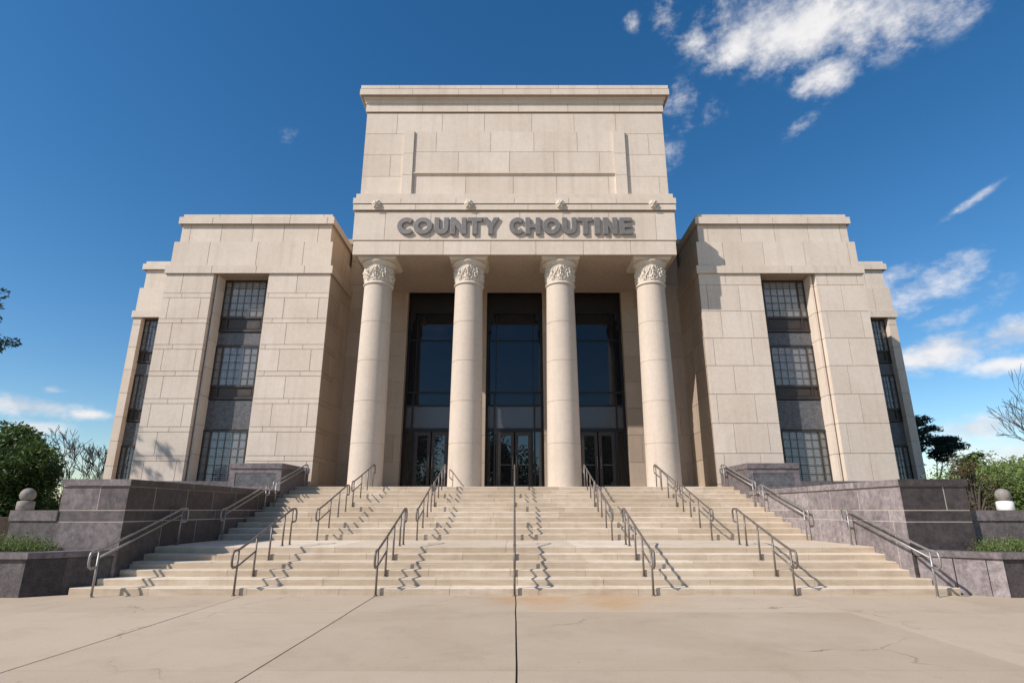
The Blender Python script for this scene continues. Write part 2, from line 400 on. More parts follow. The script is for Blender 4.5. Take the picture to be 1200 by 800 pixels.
# soffit, cross beams, ceiling
mb=MB()
mb.box(-7.1,7.1,25.12,28.1,12.86,13.05)
for x in (-6.12,-2.05,2.05,6.12): mb.box(x-.5,x+.5,25.1,28.0,12.456,12.86)
for s in (-1,1): mb.box(s*6.63,s*7.12,25.1,28.0,12.458,12.86)
mb.build('soffit',[M['soffit']],B)
for x in (-4.08,0,4.08):
    mb=MB(); mb.lathe([(.11,12.80),(.14,12.80),(.14,12.859)],x,26.3,20); 
    mb.build('downlight',M['black'],B)
# rosettes
def rosette():
    mb=MB(); n=40; rings=9
    vs=[];fs=[]
    for i in range(rings+1):
        t=i/rings; r=.2*t
        for k in range(n):
            a=2*math.pi*k/n; pet=.5+.5*math.cos(a*6)
            rr=r*(1+.12*(pet-.5)*t)
            d=.13*math.sqrt(max(0,1-t*t*.95))*(.65+.35*pet*(1 if t>.35 else .5))+(.05 if t<.28 else 0)
            vs.append((rr*math.cos(a),-d,rr*math.sin(a)))
    for i in range(rings):
        for k in range(n): fs.append((i*n+k,i*n+(k+1)%n,(i+1)*n+(k+1)%n,(i+1)*n+k))
    vs2=len(vs)
    for k in range(n): vs.append((.2*math.cos(2*math.pi*k/n),.06,.2*math.sin(2*math.pi*k/n)))
    for k in range(n): fs.append((rings*n+k,rings*n+(k+1)%n,vs2+(k+1)%n,vs2+k))
    mb.add(vs,fs,.6,0,True); return mb
rp=None
for x in (-6.22,-2.06,2.06,6.26):
    if rp is None: rp=rosette().build('rosette',M['carved'],ent); o=rp
    else: o=rp.copy(); col.objects.link(o)
    o.location=(x,23.19,14.86)
# --- attic tower
mb=MB()
CO=(1.02,1.02,1.04,1.02)
mb.stone_box(-7.14,7.14,23.72,38,15.45,20.08,(1.16,),2.35,'FLR',rnd=.25)
mb.box(-7.12,7.12,23.76,38,20.08,20.14)
mb.stone_box(-7.2,7.2,23.66,38,20.14,20.58,(.5,),2.5,'FLR')
att=mb.build('attic_wall',[M['lime'],M['mortar']],B)
mb=MB()
for (a,b) in ((-5.24,-4.78),(4.70,5.24)): mb.stone_box(a,b,23.60,23.74,15.46,19.02,(1.16,),3,'FLR')
mb.stone_box(-4.77,4.69,23.68,23.735,16.80,19.02,(1.11,),2.3,'F')
mb.box(-4.77,4.69,23.64,23.735,16.74,16.795)
mb.build('relief_panel',[M['lime'],M['mortar']],att)
mb=MB()
mb.box(-7.24,7.24,23.62,38.05,20.58,20.80); 
mb.box(-7.32,7.32,23.54,38.1,20.80,20.90)
mb.stone_box(-7.48,7.48,23.38,38.2,20.90,21.22,(.4,),2.4,'FLR')
mb.box(-7.42,7.42,23.44,38.1,21.22,21.27)
mb.stone_box(-7.45,7.45,23.41,38.2,21.27,21.45,(.4,),1.9,'FLR')
mb.build('cornice',[M['lime'],M['mortar']],att)

# --- columns with carved capitals
mb=MB()
prof=[]; z=PLAT; rb,rt=.70,.615
H=11.20-PLAT
nd=5
for d in range(nd):
    za=PLAT+H*d/nd; zb=PLAT+H*(d+1)/nd
    def rr(z):
        t=(z-PLAT)/H; return rb-(rb-rt)*(t**1.4)
    prof+= [(rr(za)-.014 if d else rr(za),za+(.0 if d else 0)),(rr(za)-.014 if d else rr(za),za+.008),(rr(za),za+.014)]
    for k in range(1,6): zz=za+(zb-za)*k/6; prof.append((rr(zz),zz))
    prof+= [(rr(zb),zb-.014),(rr(zb)-.014,zb-.008)]
for i in range(nd):
    pass
mb.lathe(prof,0,0,56,.6)
shaft=mb.build('column',[M['lime_shaft']],B,30); 
# capital: neck ring, carved bell, echinus
def relief(a,z):
    t=(z-11.36)/.72
    if t<0 or t>1: return 0
    k=a*10/ (2*math.pi); f=k-math.floor(k); x=(f-.5)*2
    env=math.sin(math.pi*min(1,t*1.02))**.5
    palm=math.cos(math.atan2(x,t+.15)*9)*.5+.5
    lobes=max(0,1-abs(x)**1.6*(1.1+.5*t))
    n=noise.noise(Vector((math.cos(a)*12,math.sin(a)*12,z*11)))
    return env*(.012+.06*palm*lobes+.09*max(0,n)*1.3-.03*max(0,-n))
mc=MB()
pr=[(.60,11.20),(.655,11.21),(.675,11.25),(.655,11.29),(.615,11.30),(.615,11.34)]
mc.lathe(pr,0,0,56,.7)
pr=[(.612+.10*max(0,(k/44)-.5)**1.5,11.34+.78*k/44) for k in range(45)]
mc.lathe(pr,0,0,210,.7,0,True,relief)
pr=[(.62,12.08),(.66,12.12),(.70,12.17),(.76,12.24),(.77,12.29),(.73,12.32)]
mc.lathe(pr,0,0,64,.7)
mc.add([( -.87,-.72,12.455),(.87,-.72,12.455),(.87,.95,12.455),(-.87,.95,12.455),(-.80,-.68,12.31),(.80,-.68,12.31),(.80,.88,12.31),(-.80,.88,12.31)],
       [(0,1,2,3),(4,7,6,5),(0,4,5,1),(1,5,6,2),(2,6,7,3),(3,7,4,0)],.4)
cap=mc.build('capital',[M['carved']],shaft)
for i,x in enumerate((-6.12,-2.05,2.05,6.12)):
    if i==0: o=shaft
    else:
        o=shaft.copy(); col.objects.link(o); o.parent=B; c=cap.copy(); col.objects.link(c); c.parent=o
        c.rotation_euler.z=0
    o.location=(x,24.2,0)

# --- back wall of portico
mb=MB()
for s in (-1,1):
    mb.stone_box(s*1.43,s*2.62,28.0,28.6,PLAT,12.85,(1.3,),1.6,'FLR')
    mb.stone_box(s*5.48,s*6.55,27.9,28.6,PLAT,12.85,(1.3,),1.6,'FLR')
    mb.stone_box(s*6.55,s*8.6,28.05,28.8,PLAT,15.2,(1.3,),1.5,'F')
    mb.box(s*7.2,s*8.9,27.98,30,15.2,15.5); 
mb.stone_box(-20.4,20.4,31.5,48,0,15.0,(1.3,),2.5,'FLR')
mb.box(-7.1,7.1,28.6,31.5,12.87,14)
mb.build('portico_wall',[M['lime_shade'],M['mortar']],B)
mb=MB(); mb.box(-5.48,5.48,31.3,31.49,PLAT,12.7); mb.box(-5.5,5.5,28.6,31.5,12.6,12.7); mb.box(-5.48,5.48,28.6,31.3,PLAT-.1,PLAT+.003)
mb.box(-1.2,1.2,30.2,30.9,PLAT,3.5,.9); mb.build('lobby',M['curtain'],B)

# --- glazed bays with doors
def bay(cx):
    Yg=28.32
    mb=MB(); W=1.43 if abs(cx)<1 else 1.42
    D=(Yg-.05,Yg+.09)
    def V(x,z0,z1,w=.06,dy=0): mb.box(cx+x-w/2,cx+x+w/2,D[0]-dy,D[1],z0,z1)
    def Hh(z,x0,x1,h=.06,dy=0): mb.box(cx+x0,cx+x1,D[0]+.004-dy,D[1]-.004,z-h/2,z+h/2)
    V(-W+.06,PLAT,12.6,.12); V(W-.06,PLAT,12.6,.12)
    for x in (-.98,.98): V(x,PLAT,7.2,.075)
    for x in (-.93,.93): V(x,7.3,11.3,.04)
    for x in (-.85,.85): V(x,PLAT,5.38,.10,.02)
    V(0,5.38,5.45,.1)
    Hh(5.40,-W,W,.16,.01); Hh(6.60,-W,W,.09); Hh(7.26,-W,W,.09); Hh(9.96,-W,W,.06)
    mb.box(cx-W,cx+W,D[0]-.02,D[1],11.42,12.86)                    # header panel
    mb.box(cx-W,cx-W+.34,D[0]-.06,D[1],10.95,11.42); mb.box(cx+W-.34,cx+W,D[0]-.06,D[1],10.95,11.42)
    mb.box(cx-W,cx-W+.22,D[0]-.05,D[1],10.45,10.95); mb.box(cx+W-.22,cx+W,D[0]-.05,D[1],10.45,10.95)
    fr=mb.build('curtain_wall',M['dark_frame'],B)
    mb=MB(); mb.box(cx-W,cx+W,Yg+.02,Yg+.03,6.6,11.45); mb.build('pane',M['glass_blue'],fr)
    mb=MB(); mb.box(cx-W,cx+W,Yg+.02,Yg+.03,5.4,6.6); mb.build('transom_pane',M['glass_transom'],fr)
    for a,b in ((cx-W,cx-.85),(cx+.85,cx+W)):
        mb=MB(); mb.box(a,b,Yg+.02,Yg+.03,PLAT,5.4); mb.build('pane',M['glass_door'],fr)
    for s in (-1,1):
        mb=MB(); a,b=(.03,.80)
        def bx(x0,x1,z0,z1): mb.box(cx+s*x0,cx+s*x1,Yg-.06,Yg+.0,z0,z1)
        bx(a,a+.15,PLAT+.02,5.3); bx(b-.14,b,PLAT+.02,5.3); bx(a+.15,b-.14,5.12,5.3); bx(a+.15,b-.14,PLAT+.02,PLAT+.28)
        d=mb.build('door',M['bronze'],B)
        mb=MB(); mb.box(cx+s*(a+.1),cx+s*(b-.1),Yg-.035,Yg-.025,PLAT+.28,5.17); mb.build('pane',M['glass_door'],d)
        mb=MB(); hx=cx+s*(a+.06)
        mb.tube([(hx,Yg-.06,3.55),(hx,Yg-.15,3.57),(hx,Yg-.15,4.13),(hx,Yg-.06,4.15)],.018,8)
        mb.tube([(cx+s*(a+.1),Yg-.10,3.72),(cx+s*(b-.1),Yg-.10,3.72)],.014,8)
        mb.build('handle',M['steel'],d)
for cx in (0,-4.06,4.06): bay(cx)

# --- wings
def window(cx,w,y,z0,z1,zp,side=.33,blind=.6,seed=1):
    """three-light window: frame with brown spandrel panel zp..z0 under the glass; sub-parts glass, grille, blind"""
    rnd=random.Random(seed); x0,x1=cx-w/2,cx+w/2
    mb=MB()
    f=.055
    for x in (x0+f/2,x1-f/2,x0+side,x1-side): mb.box(x-f/2,x+f/2,y-.03,y+.10,zp,z1)
    for z,h in ((z1-.04,.08),(z0,.10),(zp+.05,.10)): mb.box(x0,x1,y-.045,y+.096,z-h/2,z+h/2)
    if z0-zp>.2:
        mb.box(x0,x1,y+.03,y+.06,zp,z0)
        mb.box(x0+side+.08,x1-side-.08,y+.015,y+.03,zp+.16,z0-.1)
    fr=mb.build('window',M['bronze'],B)
    mb=MB(); mb.box(x0,x1,y+.02,y+.026,z0,z1-.04); mb.build('pane',M['glass'],fr)
    mb=MB()
    cx0,cx1=x0+side+.03,x1-side-.03; nc=5; nr=max(5,int((z1-z0)/.33))
    for i in range(nc+1):
        x=cx0+(cx1-cx0)*i/nc; mb.box(x-.012,x+.012,y-.012,y+.012,z0,z1-.05)
    for i in range(nr+1):
        z=z0+(z1-z0-.05)*i/nr; mb.box(cx0,cx1,y-.009,y+.010,z-.012,z+.012)
    for (a,b) in ((x0,x0+side),(x1-side,x1)):
        for i in range(1,nr): z=z0+(z1-z0)*i/nr; mb.box(a+.03,b-.03,y-.008,y+.008,z-.01,z+.01)
    mb.build('muntin_grid',M['muntin'],fr)
    mb=MB(); zz=z1-.08; zend=z1-(z1-z0)*blind
    while zz>z0+.05:
        if True:
            t=rnd.random(); tilt=rnd.uniform(.01,.04); lo=cx0; hi=cx1; tilt=tilt if zz>zend else .055
            if hi>lo: mb.add([(lo,y+.07,zz),(hi,y+.07,zz),(hi,y+.07+tilt,zz+.055),(lo,y+.07+tilt,zz+.055)],[(0,1,2,3)],t)
        zz-=.066 if zz>zend else .085
    mb.build('blind',M['blind'],fr)
    return fr
def wing(s):
    mb=MB()
    CB=(1.02,.24); BW=1.9
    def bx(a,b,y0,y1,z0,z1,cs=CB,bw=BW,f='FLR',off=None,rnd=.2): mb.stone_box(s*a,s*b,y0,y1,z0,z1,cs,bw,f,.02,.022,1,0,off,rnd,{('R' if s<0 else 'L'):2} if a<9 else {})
    CB=(1.0,.22) if s<0 else (1.27,)
    # piers below the belt course
    bx(8.5,11.35,24.7,26.4,1.4,12.12,CB,1.55,off=(.25,.7,.4,.9))
    bx(13.90,16.08,24.7,26.4,1.4,12.12,CB,1.5,off=(.55,.2,.8,.35))
    bx(11.352,11.46,24.92,26.4,1.4,12.12,(1.27,),3); bx(13.74,13.83,24.92,26.4,1.4,12.12,(1.27,),3); bx(13.831,13.899,25.25,26.4,1.4,12.12,(1.27,),3)
    bx(8.5,16.08,26.4,31.5,0,12.12,(1.27,),2.2,'LR')
    # belt, bands, cornice
    bx(8.42,16.16,24.62,31.5,12.12,12.50,(.38,),2.3)
    bx(8.56,16.02,24.74,31.5,12.50,13.76,(1.26,),2.1,off=(.3,),rnd=.3)
    bx(8.72,15.84,24.86,31.5,13.76,14.70,(.94,),1.55,off=(.7,),rnd=.1)
    bx(8.60,15.98,24.72,31.5,14.70,15.05,(.35,),1.8)
    bx(8.72,15.86,24.84,31.5,15.05,15.24,(.2,),1.7)
    # outer set-back block
    bx(16.08,19.20,30.2,31.5,0,11.84,CB,1.7,'FR'); bx(20.62,21.05,30.2,31.5,0,11.84,(1.27,),2)
    bx(16.08,21.15,30.12,31.5,11.842,12.22,(.4,),2.0); bx(16.08,21.05,30.22,31.5,12.22,13.6,(1.4,),2.0)
    bx(16.08,20.9,30.32,31.5,13.6,14.72,(1.2,),2.0); bx(16.08,21.1,30.18,31.5,14.72,15.06,(.4,),2.0); bx(16.08,21.0,30.28,31.5,15.06,15.24,(.2,),2)
    mb.box(s*16.1,s*21.02,31.5,46,0,15.2,.5,0)
    w=mb.build('wing_wall',[M['lime'],M['mortar'],M['lime_shade']],B)
    # window bay
    yb=25.55; c,wd=(11.46+13.74)/2,13.74-11.46
    for z0,z1 in ((8.93,9.52),(5.06,6.36)):
        mb=MB(); mb.box(s*11.46,s*13.74,yb,yb+.1,z0,z1,.5); mb.build('granite_spandrel',[M['granite_polished']],B)
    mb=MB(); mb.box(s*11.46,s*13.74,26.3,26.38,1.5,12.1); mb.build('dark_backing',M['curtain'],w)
    window(s*c,wd,yb,10.26,12.12,9.56,blind=.75,seed=1+s); window(s*c,wd,yb,7.0,8.9,6.4,blind=.95,seed=3+s); window(s*c,wd,yb,2.4,5.03,2.35,blind=.45,seed=6+s)
    yo=30.55; co,wo=(19.2+20.62)/2,1.42
    for z0,z1 in ((8.7,9.3),(4.9,6.1)):
        mb=MB(); mb.box(s*19.2,s*20.62,yo,yo+.1,z0,z1,.5); mb.build('granite_spandrel',[M['granite_polished']],B)
    window(s*co,wo,yo,10.0,11.84,9.34,.28,.12,11+s); window(s*co,wo,yo,6.8,8.68,6.14,.28,.12,15+s); window(s*co,wo,yo,2.4,4.88,2.35,.28,.12,18+s)
    # granite plinth in front of the wing
    mb=MB(); mb.box(s*9.9,s*16.3,24.3,24.66,1.4,2.78,.5); mb.build('plinth',[M['granite']],B)
    return w
for s in (-1,1): wing(s)

# ------------------------------------------------------------------ inscription
def arc(cx,cy,r,a0,a1,n=18,sy=1): return [(cx+r*math.cos(R(a0+(a1-a0)*k/n)),cy+sy*r*math.sin(R(a0+(a1-a0)*k/n))) for k in range(n+1)]
T=.25
def glyph(ch,w):      # height 1, width w, returns list of closed outlines
    if ch=='O':
        sx=w; o=arc(0,0,.5,0,360,36)[:-1]; i=arc(0,0,.5-T,0,360,30)[:-1]
        k=sx/1.0
        return [[(w/2+x*k,.5+y) for x,y in o],[(w/2+x*(k*.5-T)/( .5-T)*1.0 if False else w/2+x*((w/2-T)/(.5-T)),.5+y) for x,y in i]]
    if ch=='C':
        k=1.0; R0=.5; o=arc(.5,.5,.5,48,312,30); i=arc(.5,.5,.5-T,322,38,24)
        sc=w/.87
        return [[(x*sc,y) for x,y in o+i]]
    if ch=='U':
        r=w/2; o=[(0,1),(0,r)]+arc(r,r,r,180,360,20)+[(w,1),(w-T,1),(w-T,r)]+arc(r,r,r-T,360,180,16)+[(T,1)]
        return [o]
    if ch=='N': return [[(0,0),(0,1),(T*1.0,1),(w-T,.42),(w-T,1),(w,1),(w,0),(w-T,0),(T,.58),(T,0)]]
    if ch=='T': return [[(w/2-T/2,0),(w/2-T/2,1-T*.9),(0,1-T*.9),(0,1),(w,1),(w,1-T*.9),(w/2+T/2,1-T*.9),(w/2+T/2,0)]]
    if ch=='Y': return [[(w/2-T/2,0),(w/2-T/2,.40),(0,1),(T*1.15,1),(w/2,.62),(w-T*1.15,1),(w,1),(w/2+T/2,.40),(w/2+T/2,0)]]
    if ch=='H': return [[(0,0),(0,1),(T,1),(T,.62),(w-T,.62),(w-T,1),(w,1),(w,0),(w-T,0),(w-T,.38),(T,.38),(T,0)]]
    if ch=='I': return [[(0,0),(0,1),(w,1),(w,0)]]
    if ch=='E': return [[(0,0),(0,1),(w,1),(w,.79),(T,.79),(T,.605),(w*.93,.605),(w*.93,.40),(T,.40),(T,.21),(w,.21),(w,0)]]
sign=empty('inscription',(0,23.3,13.39),'grey metal capital letters COUNTY CHOUTINE across the stone frieze','lettering')
spans=[('C',-5.23,-4.52),('O',-4.50,-3.68),('U',-3.57,-2.95),('N',-2.85,-2.16),('T',-2.10,-1.46),('Y',-1.44,-.70),
 ('C',-.23,.42),('H',.49,1.15),('O',1.26,2.03),('U',2.13,2.76),('T',2.83,3.48),('I',3.57,3.81),('N',3.96,4.58),('E',4.70,5.23)]
HT=.80
for ch,a,b in spans:
    cu=bpy.data.curves.new('letter','CURVE'); cu.dimensions='2D'; cu.fill_mode='BOTH'
    for o in glyph(ch,(b-a)/HT):
        sp=cu.splines.new('POLY'); sp.points.add(len(o)-1); sp.use_cyclic_u=True
        for i,(x,y) in enumerate(o): sp.points[i].co=(x*HT,y*HT,0,1)
    cu.extrude=.035; cu.bevel_depth=.012; cu.bevel_resolution=1
    tmp=bpy.data.objects.new('letter',cu); col.objects.link(tmp)
    bpy.context.view_layer.update()
    me=bpy.data.meshes.new_from_object(tmp.evaluated_get(bpy.context.evaluated_depsgraph_get()))
    bpy.data.objects.remove(tmp)
    me.materials.clear(); me.materials.append(M['letter'])
    for p in me.polygons: p.use_smooth=False
    o=bpy.data.objects.new('letter',me); col.objects.link(o); o.parent=sign
    o.rotation_euler=(R(90),0,0); o.location=(a,-.06,0)

# ------------------------------------------------------------------ handrails
def posts_and_rail(ys,zf,h=.86,bottom_loop=True,top_loop=True,double=False,r=.025,mat='rail'):
    """local frame: y along the flight from the foot of the first post; zf(y) floor height"""
    y0,y1=ys[0],ys[-1]
    e=empty('handrail',(0,y0,zf(y0)))
    zb=zf(y0)
    za=zf(y0)+h; ze=zf(y1)+h
    def rl(y): return za+(ze-za)*(y-y0)/(y1-y0)
    L=lambda y,z:(0,y-y0,z-zb)
    top=[]
    lo=.31
    # bottom loop, top rail, top loop as one bent tube
    pts=[L(y0,za-lo),L(y0-.17,za-lo-.01),L(y0-.23,za-lo+.03),L(y0-.25,za-lo+.09),L(y0-.25,za-.09),L(y0-.23,za-.03),L(y0-.16,za-.0),L(y0,za+.01)]
    nseg=6
    for k in range(1,nseg): y=y0+(y1-y0)*k/nseg; pts.append(L(y,rl(y)))
    pts+=[L(y1-.04,ze),L(y1+.18,ze+.01),L(y1+.25,ze-.02),L(y1+.28,ze-.08),L(y1+.28,ze-lo+.06),L(y1+.25,ze-lo+.01),L(y1+.18,ze-lo),L(y1,ze-lo)]
    mb=MB(); mb.tube(pts,r,8); mb.build('top_rail',M[mat],e)
    mb=MB()
    if double: mb.tube([L(y0,za-.14),L(y1,ze-.14)],r*.9,8)
    else: mb.tube([L(y0,za-lo),L(ys[1],rl(ys[1])-lo)],r*.8,8)
    mb.build('lower_rail',M[mat],e)
    for y in ys:
        mb=MB(); mb.tube([L(y,zf(y)-.01),L(y,rl(y)-.01)],r*.9,8); mb.lathe([(.045,zf(y)-zb),(.045,zf(y)-zb+.012),(.03,zf(y)-zb+.02)],0,y-y0,14)
        mb.build('post',M[mat],e)
    return e
def rail_set(seg,ys,xs,labels,double,mat,h=.86):
    proto=posts_and_rail(ys,stair_z,h,double=double,mat=mat)
    for i,(x,lb) in enumerate(zip(xs,labels)):
        o=proto if i==0 else copy_tree(proto)
        o.location.x=x; tag(o,lb,'handrail','metal handrails on the steps')
segs=[('lower',[12.47,13.28,14.02,14.75,15.22]),('middle',[17.30,18.30,19.15,19.95]),('top',[20.75,21.75,22.65,23.45])]
lines=[(-5.62,'second line from the left'),(-2.78,'line just left of centre'),(0.0,'centre line'),(2.78,'line just right of centre'),(5.62,'second line from the right')]
for nm,ys in segs:
    rail_set(nm,ys,[l[0] for l in lines],['thin bronze tube handrail on the %s flight, %s'%(nm,l[1]) for l in lines],False,'rail')
    yw=ys if nm!='lower' else [12.28,15.05]
    yw=[yw[0],yw[-1]]
    rail_set(nm,yw,[-8.33],['double grey handrail on the %s flight against the shaded left granite wall'%nm],True,'steel')
    rail_set(nm,yw,[8.33],['double steel handrail on the %s flight against the sunlit right granite wall'%nm],True,'steel')

# ------------------------------------------------------------------ plants
def branch(mb,p,d,L,r,depth,rnd,tips,spread=.55,nb=3,up=.15,minr=.006,bend=.18):
    n=4; pts=[p.copy()]; rs=[r]; q=p.copy(); dd=d.copy()
    for i in range(n):
        dd=(dd+Vector((rnd.uniform(-1,1),rnd.uniform(-1,1),rnd.uniform(-.6,1)*.6))*bend+Vector((0,0,up*.25))).normalized()
        q=q+dd*L/n; pts.append(q.copy()); rs.append(max(minr,r*(1-.42*(i+1)/n)))
    mb.tube(pts,rs,6 if r>.03 else 4,rnd.random(),0,cap=False)
    tips.append((q.copy(),dd.copy(),depth))
    if depth<=0: return
    for k in range(nb):
        t=rnd.choice([2,3,4]) if k else 4
        a=rnd.uniform(0,2*math.pi); o=dd.orthogonal().normalized(); o.rotate(Matrix.Rotation(a,3,dd))
        nd=(dd+o*rnd.uniform(spread*.6,spread*1.4)+Vector((0,0,up))).normalized()
        branch(mb,pts[t],nd,L*rnd.uniform(.6,.82),rs[t]*.68,depth-1,rnd,tips,spread,nb,up,minr,bend)
def leaves(mb,c,rad,n,size,rnd,flat=1.0,tone0=0,tone1=1,long=1.6):
    for _ in range(n):
        while True:
            v=Vector((rnd.uniform(-1,1),rnd.uniform(-1,1),rnd.uniform(-1,1)))
            if v.length<=1: break
        p=c+Vector((v.x*rad,v.y*rad,v.z*rad*flat))
        a=Vector((rnd.uniform(-1,1),rnd.uniform(-1,1),rnd.uniform(-.6,.9))).normalized(); b=a.orthogonal(); b.rotate(Matrix.Rotation(rnd.uniform(0,6.3),3,a)); 
        s=size*rnd.uniform(.6,1.3)
        a=a*s*long; b=b.normalized()*s*.5
        mb.add([p-a*.5,p+b*.55,p+a*.5,p-b*.55],[(0,1,2,3)],rnd.uniform(tone0,tone1))
def tree(name,label,cat,loc,h,trunk_r,depth,leafm,bark='bark',seed=1,n_leaf=30,size=.09,crad=.5,spread=.55,nb=3,trunk=.35,up=.15,group=None,long=1.6,flat=.8,multi=1,skip=0,minr=.006):
    rnd=random.Random(seed); e=empty(name,loc,label,cat,group); mb=MB(); tips=[]
    for m in range(multi):
        d=Vector((rnd.uniform(-.25,.25),rnd.uniform(-.25,.25),1)).normalized() if multi>1 else Vector((rnd.uniform(-.06,.06),rnd.uniform(-.06,.06),1)).normalized()
        branch(mb,Vector((rnd.uniform(-.1,.1)*multi,rnd.uniform(-.1,.1)*multi,0)),d,h*trunk,trunk_r,depth,rnd,tips,spread,nb,up,minr)
    mb.build('trunk',M[bark],e)
    if leafm:
        lb=MB()
        for p,d,dp in tips:
            if dp<=1 and rnd.random()>=skip: leaves(lb,p,crad*rnd.uniform(.6,1.2),int(n_leaf*rnd.uniform(.6,1.3)),size,rnd,flat,long=long)
        lb.build('crown',M[leafm],e)
    return e
def shrub(name,label,cat,loc,rx,ry,h,leafm,seed,n=9000,size=.07,group=None,lump=.35,z0=0.15):
    """broad shrub: stems and leaves filling lumpy volumes"""
    rnd=random.Random(seed); e=empty(name,loc,label,cat,group)
    mb=MB()
    lumps=[]
    for k in range(34):
        a=rnd.uniform(0,6.283); t=math.sqrt(rnd.random()); zz=rnd.uniform(z0,1)
        w=math.sqrt(max(.08,1-(zz-.35)**2*1.9))
        c=Vector((rx*t*w*math.cos(a),ry*t*w*math.sin(a),h*zz*.86)); lumps.append((c,rnd.uniform(.6,1.25)*lump*min(rx,h)))
    for c,r in lumps:
        q=Vector((c.x*.15,c.y*.15,0)); mid=(q+c)*.5+Vector((0,0,.1*h)); mb.tube([q,mid,c],[.05,.03,.01],5,.5,0,cap=False)
    mb.build('stem',M['bark'],e)
    lb=MB()
    for c,r in lumps:
        t0=rnd.uniform(0,.5)
        for _ in range(int(n/len(lumps))):
            v=Vector((rnd.gauss(0,1),rnd.gauss(0,1),rnd.gauss(0,1))).normalized(); v=v*r*(rnd.uniform(.55,1.12))
            leaves(lb,c+v,.02,1,size,rnd,1,t0,t0+.5)
    lb.build('crown',M[leafm],e); return e

# left side
tree('evergreen_tree','tall ragged dark evergreen cut by the left frame edge','tree',(-24.6,20.4,0),13.4,.22,5,'leaf_dark','bark',21,60,.11,.42,.62,3,.30,.05,long=1.8,flat=.6,skip=.15)
shrub('leafy_tree','broad round green leafy tree behind the left granite wall','tree',(-18.1,20.2,.0),2.0,1.8,4.5,'leaf_green',5,52000,.12)
shrub('shrub','small dense dark green shrub at the far left behind the wall','shrub',(-15.9,18.5,1.0),1.6,1.3,2.9,'leaf_green',9,18000,.09)
tree('bare_tree','leafless grey tree with fine spreading branches left of the building','tree',(-29.3,40,0),8.6,.13,5,None,'bark_grey',33,spread=.6,nb=3,trunk=.30,up=.12,multi=3,minr=.017)
# right side
tree('pine_tree','dark spreading pine just right of the building','tree',(25.6,36,0),8.0,.20,4,'leaf_pine','bark',14,130,.13,.6,.75,3,.33,.02,long=2.4,flat=.35,skip=.1)
shrub('spring_shrub','bright yellow green shrub behind the right granite lamp','shrub',(17.9,22.0,.8),2.2,1.6,2.5,'leaf_spring',41,24000,.09)
shrub('spring_shrub','loose pale green shrub at the right frame edge behind wall','shrub',(20.8,24.5,.6),2.4,1.6,2.8,'leaf_spring',43,22000,.10)
shrub('russet_shrub','upright russet and green shrub beside the right granite wall end','shrub',(13.3,17.3,1.4),.55,.5,1.9,'leaf_red',47,3500,.05)
tree('young_tree','slender young tree with thin green leaves above the right wall','tree',(14.6,17.8,1.3),1.9,.03,4,'leaf_spring','bark',52,9,.05,.22,.8,3,.30,.1,multi=2)
tree('budding_tree','nearly bare budding tree reaching in from the right frame edge','tree',(23.2,22.5,.0),8.6,.10,5,None,'bark_grey',71,spread=.55,nb=3,trunk=.30,up=.12,multi=2,minr=.009)
# juniper ground cover in the planters
for s in (-1,1):
    rnd=random.Random(60+s); mb=MB()
    for k in range(4200):
        x=s*rnd.uniform(9.75,15.5); y=rnd.uniform(12.5,13.05)
        env=.5+.5*noise.noise(Vector((x*1.7,y,s*3))); hgt=.14+.55*env*min(1,(abs(x)-9.65)*1.6+.1)
        b=Vector((x,y,.73)); ang=rnd.uniform(0,6.283); d=Vector((math.cos(ang)*.9,math.sin(ang)*.9-.2,rnd.uniform(.5,1.3))).normalized()
        L=hgt*rnd.uniform(.6,1.15)+.05; t0=rnd.uniform(0,.6)
        for j in range(9):
            p=b+d*L*(j+2)/10; q=p+Vector((rnd.uniform(-.05,.05),rnd.uniform(-.05,.05),rnd.uniform(.0,.05)))
            sd=Vector((rnd.uniform(-1,1),rnd.uniform(-1,1),0))*.011
            mb.add([p-sd,p+sd,q],[(0,1,2)],t0+.04*j)
    tag(mb.build('juniper_ground_cover',M['juniper']),'feathery green juniper spilling over the %s granite planter'%('left' if s<0 else 'right'),'ground cover',kind='stuff')


# unseen tall trees added across the plaza to darken the door glass reflections
for i,(x,r,hh,lb) in enumerate(((-17,6.5,15,'wide tall unseen tree added across the plaza to darken the left bay reflections'),(-2.5,5.5,13,'shorter round unseen tree added across the plaza to darken the middle bay reflections'),(12,6.5,16,'tallest broad unseen tree added across the plaza to darken the right bay reflections'))):
    shrub('reflection_tree',lb,'tree',(x,-38+i,0),r,r*.9,hh,'leaf_green',80+i,14000,.42,'unseen trees added for door reflections',.42,.12)

# ------------------------------------------------------------------ sky, sun, camera
EL,AZ=38.5,58.5        # azimuth from -Y towards -X
sv=Vector((-math.sin(R(AZ))*math.cos(R(EL)),-math.cos(R(AZ))*math.cos(R(EL)),math.sin(R(EL))))
sd=bpy.data.lights.new('sun','SUN'); sd.energy=5.0; sd.angle=R(.5); sd.color=(1,.95,.89)
so=bpy.data.objects.new('sun',sd); col.objects.link(so); so.rotation_euler=sv.to_track_quat('Z','Y').to_euler(); so.location=(-20,-20,40)

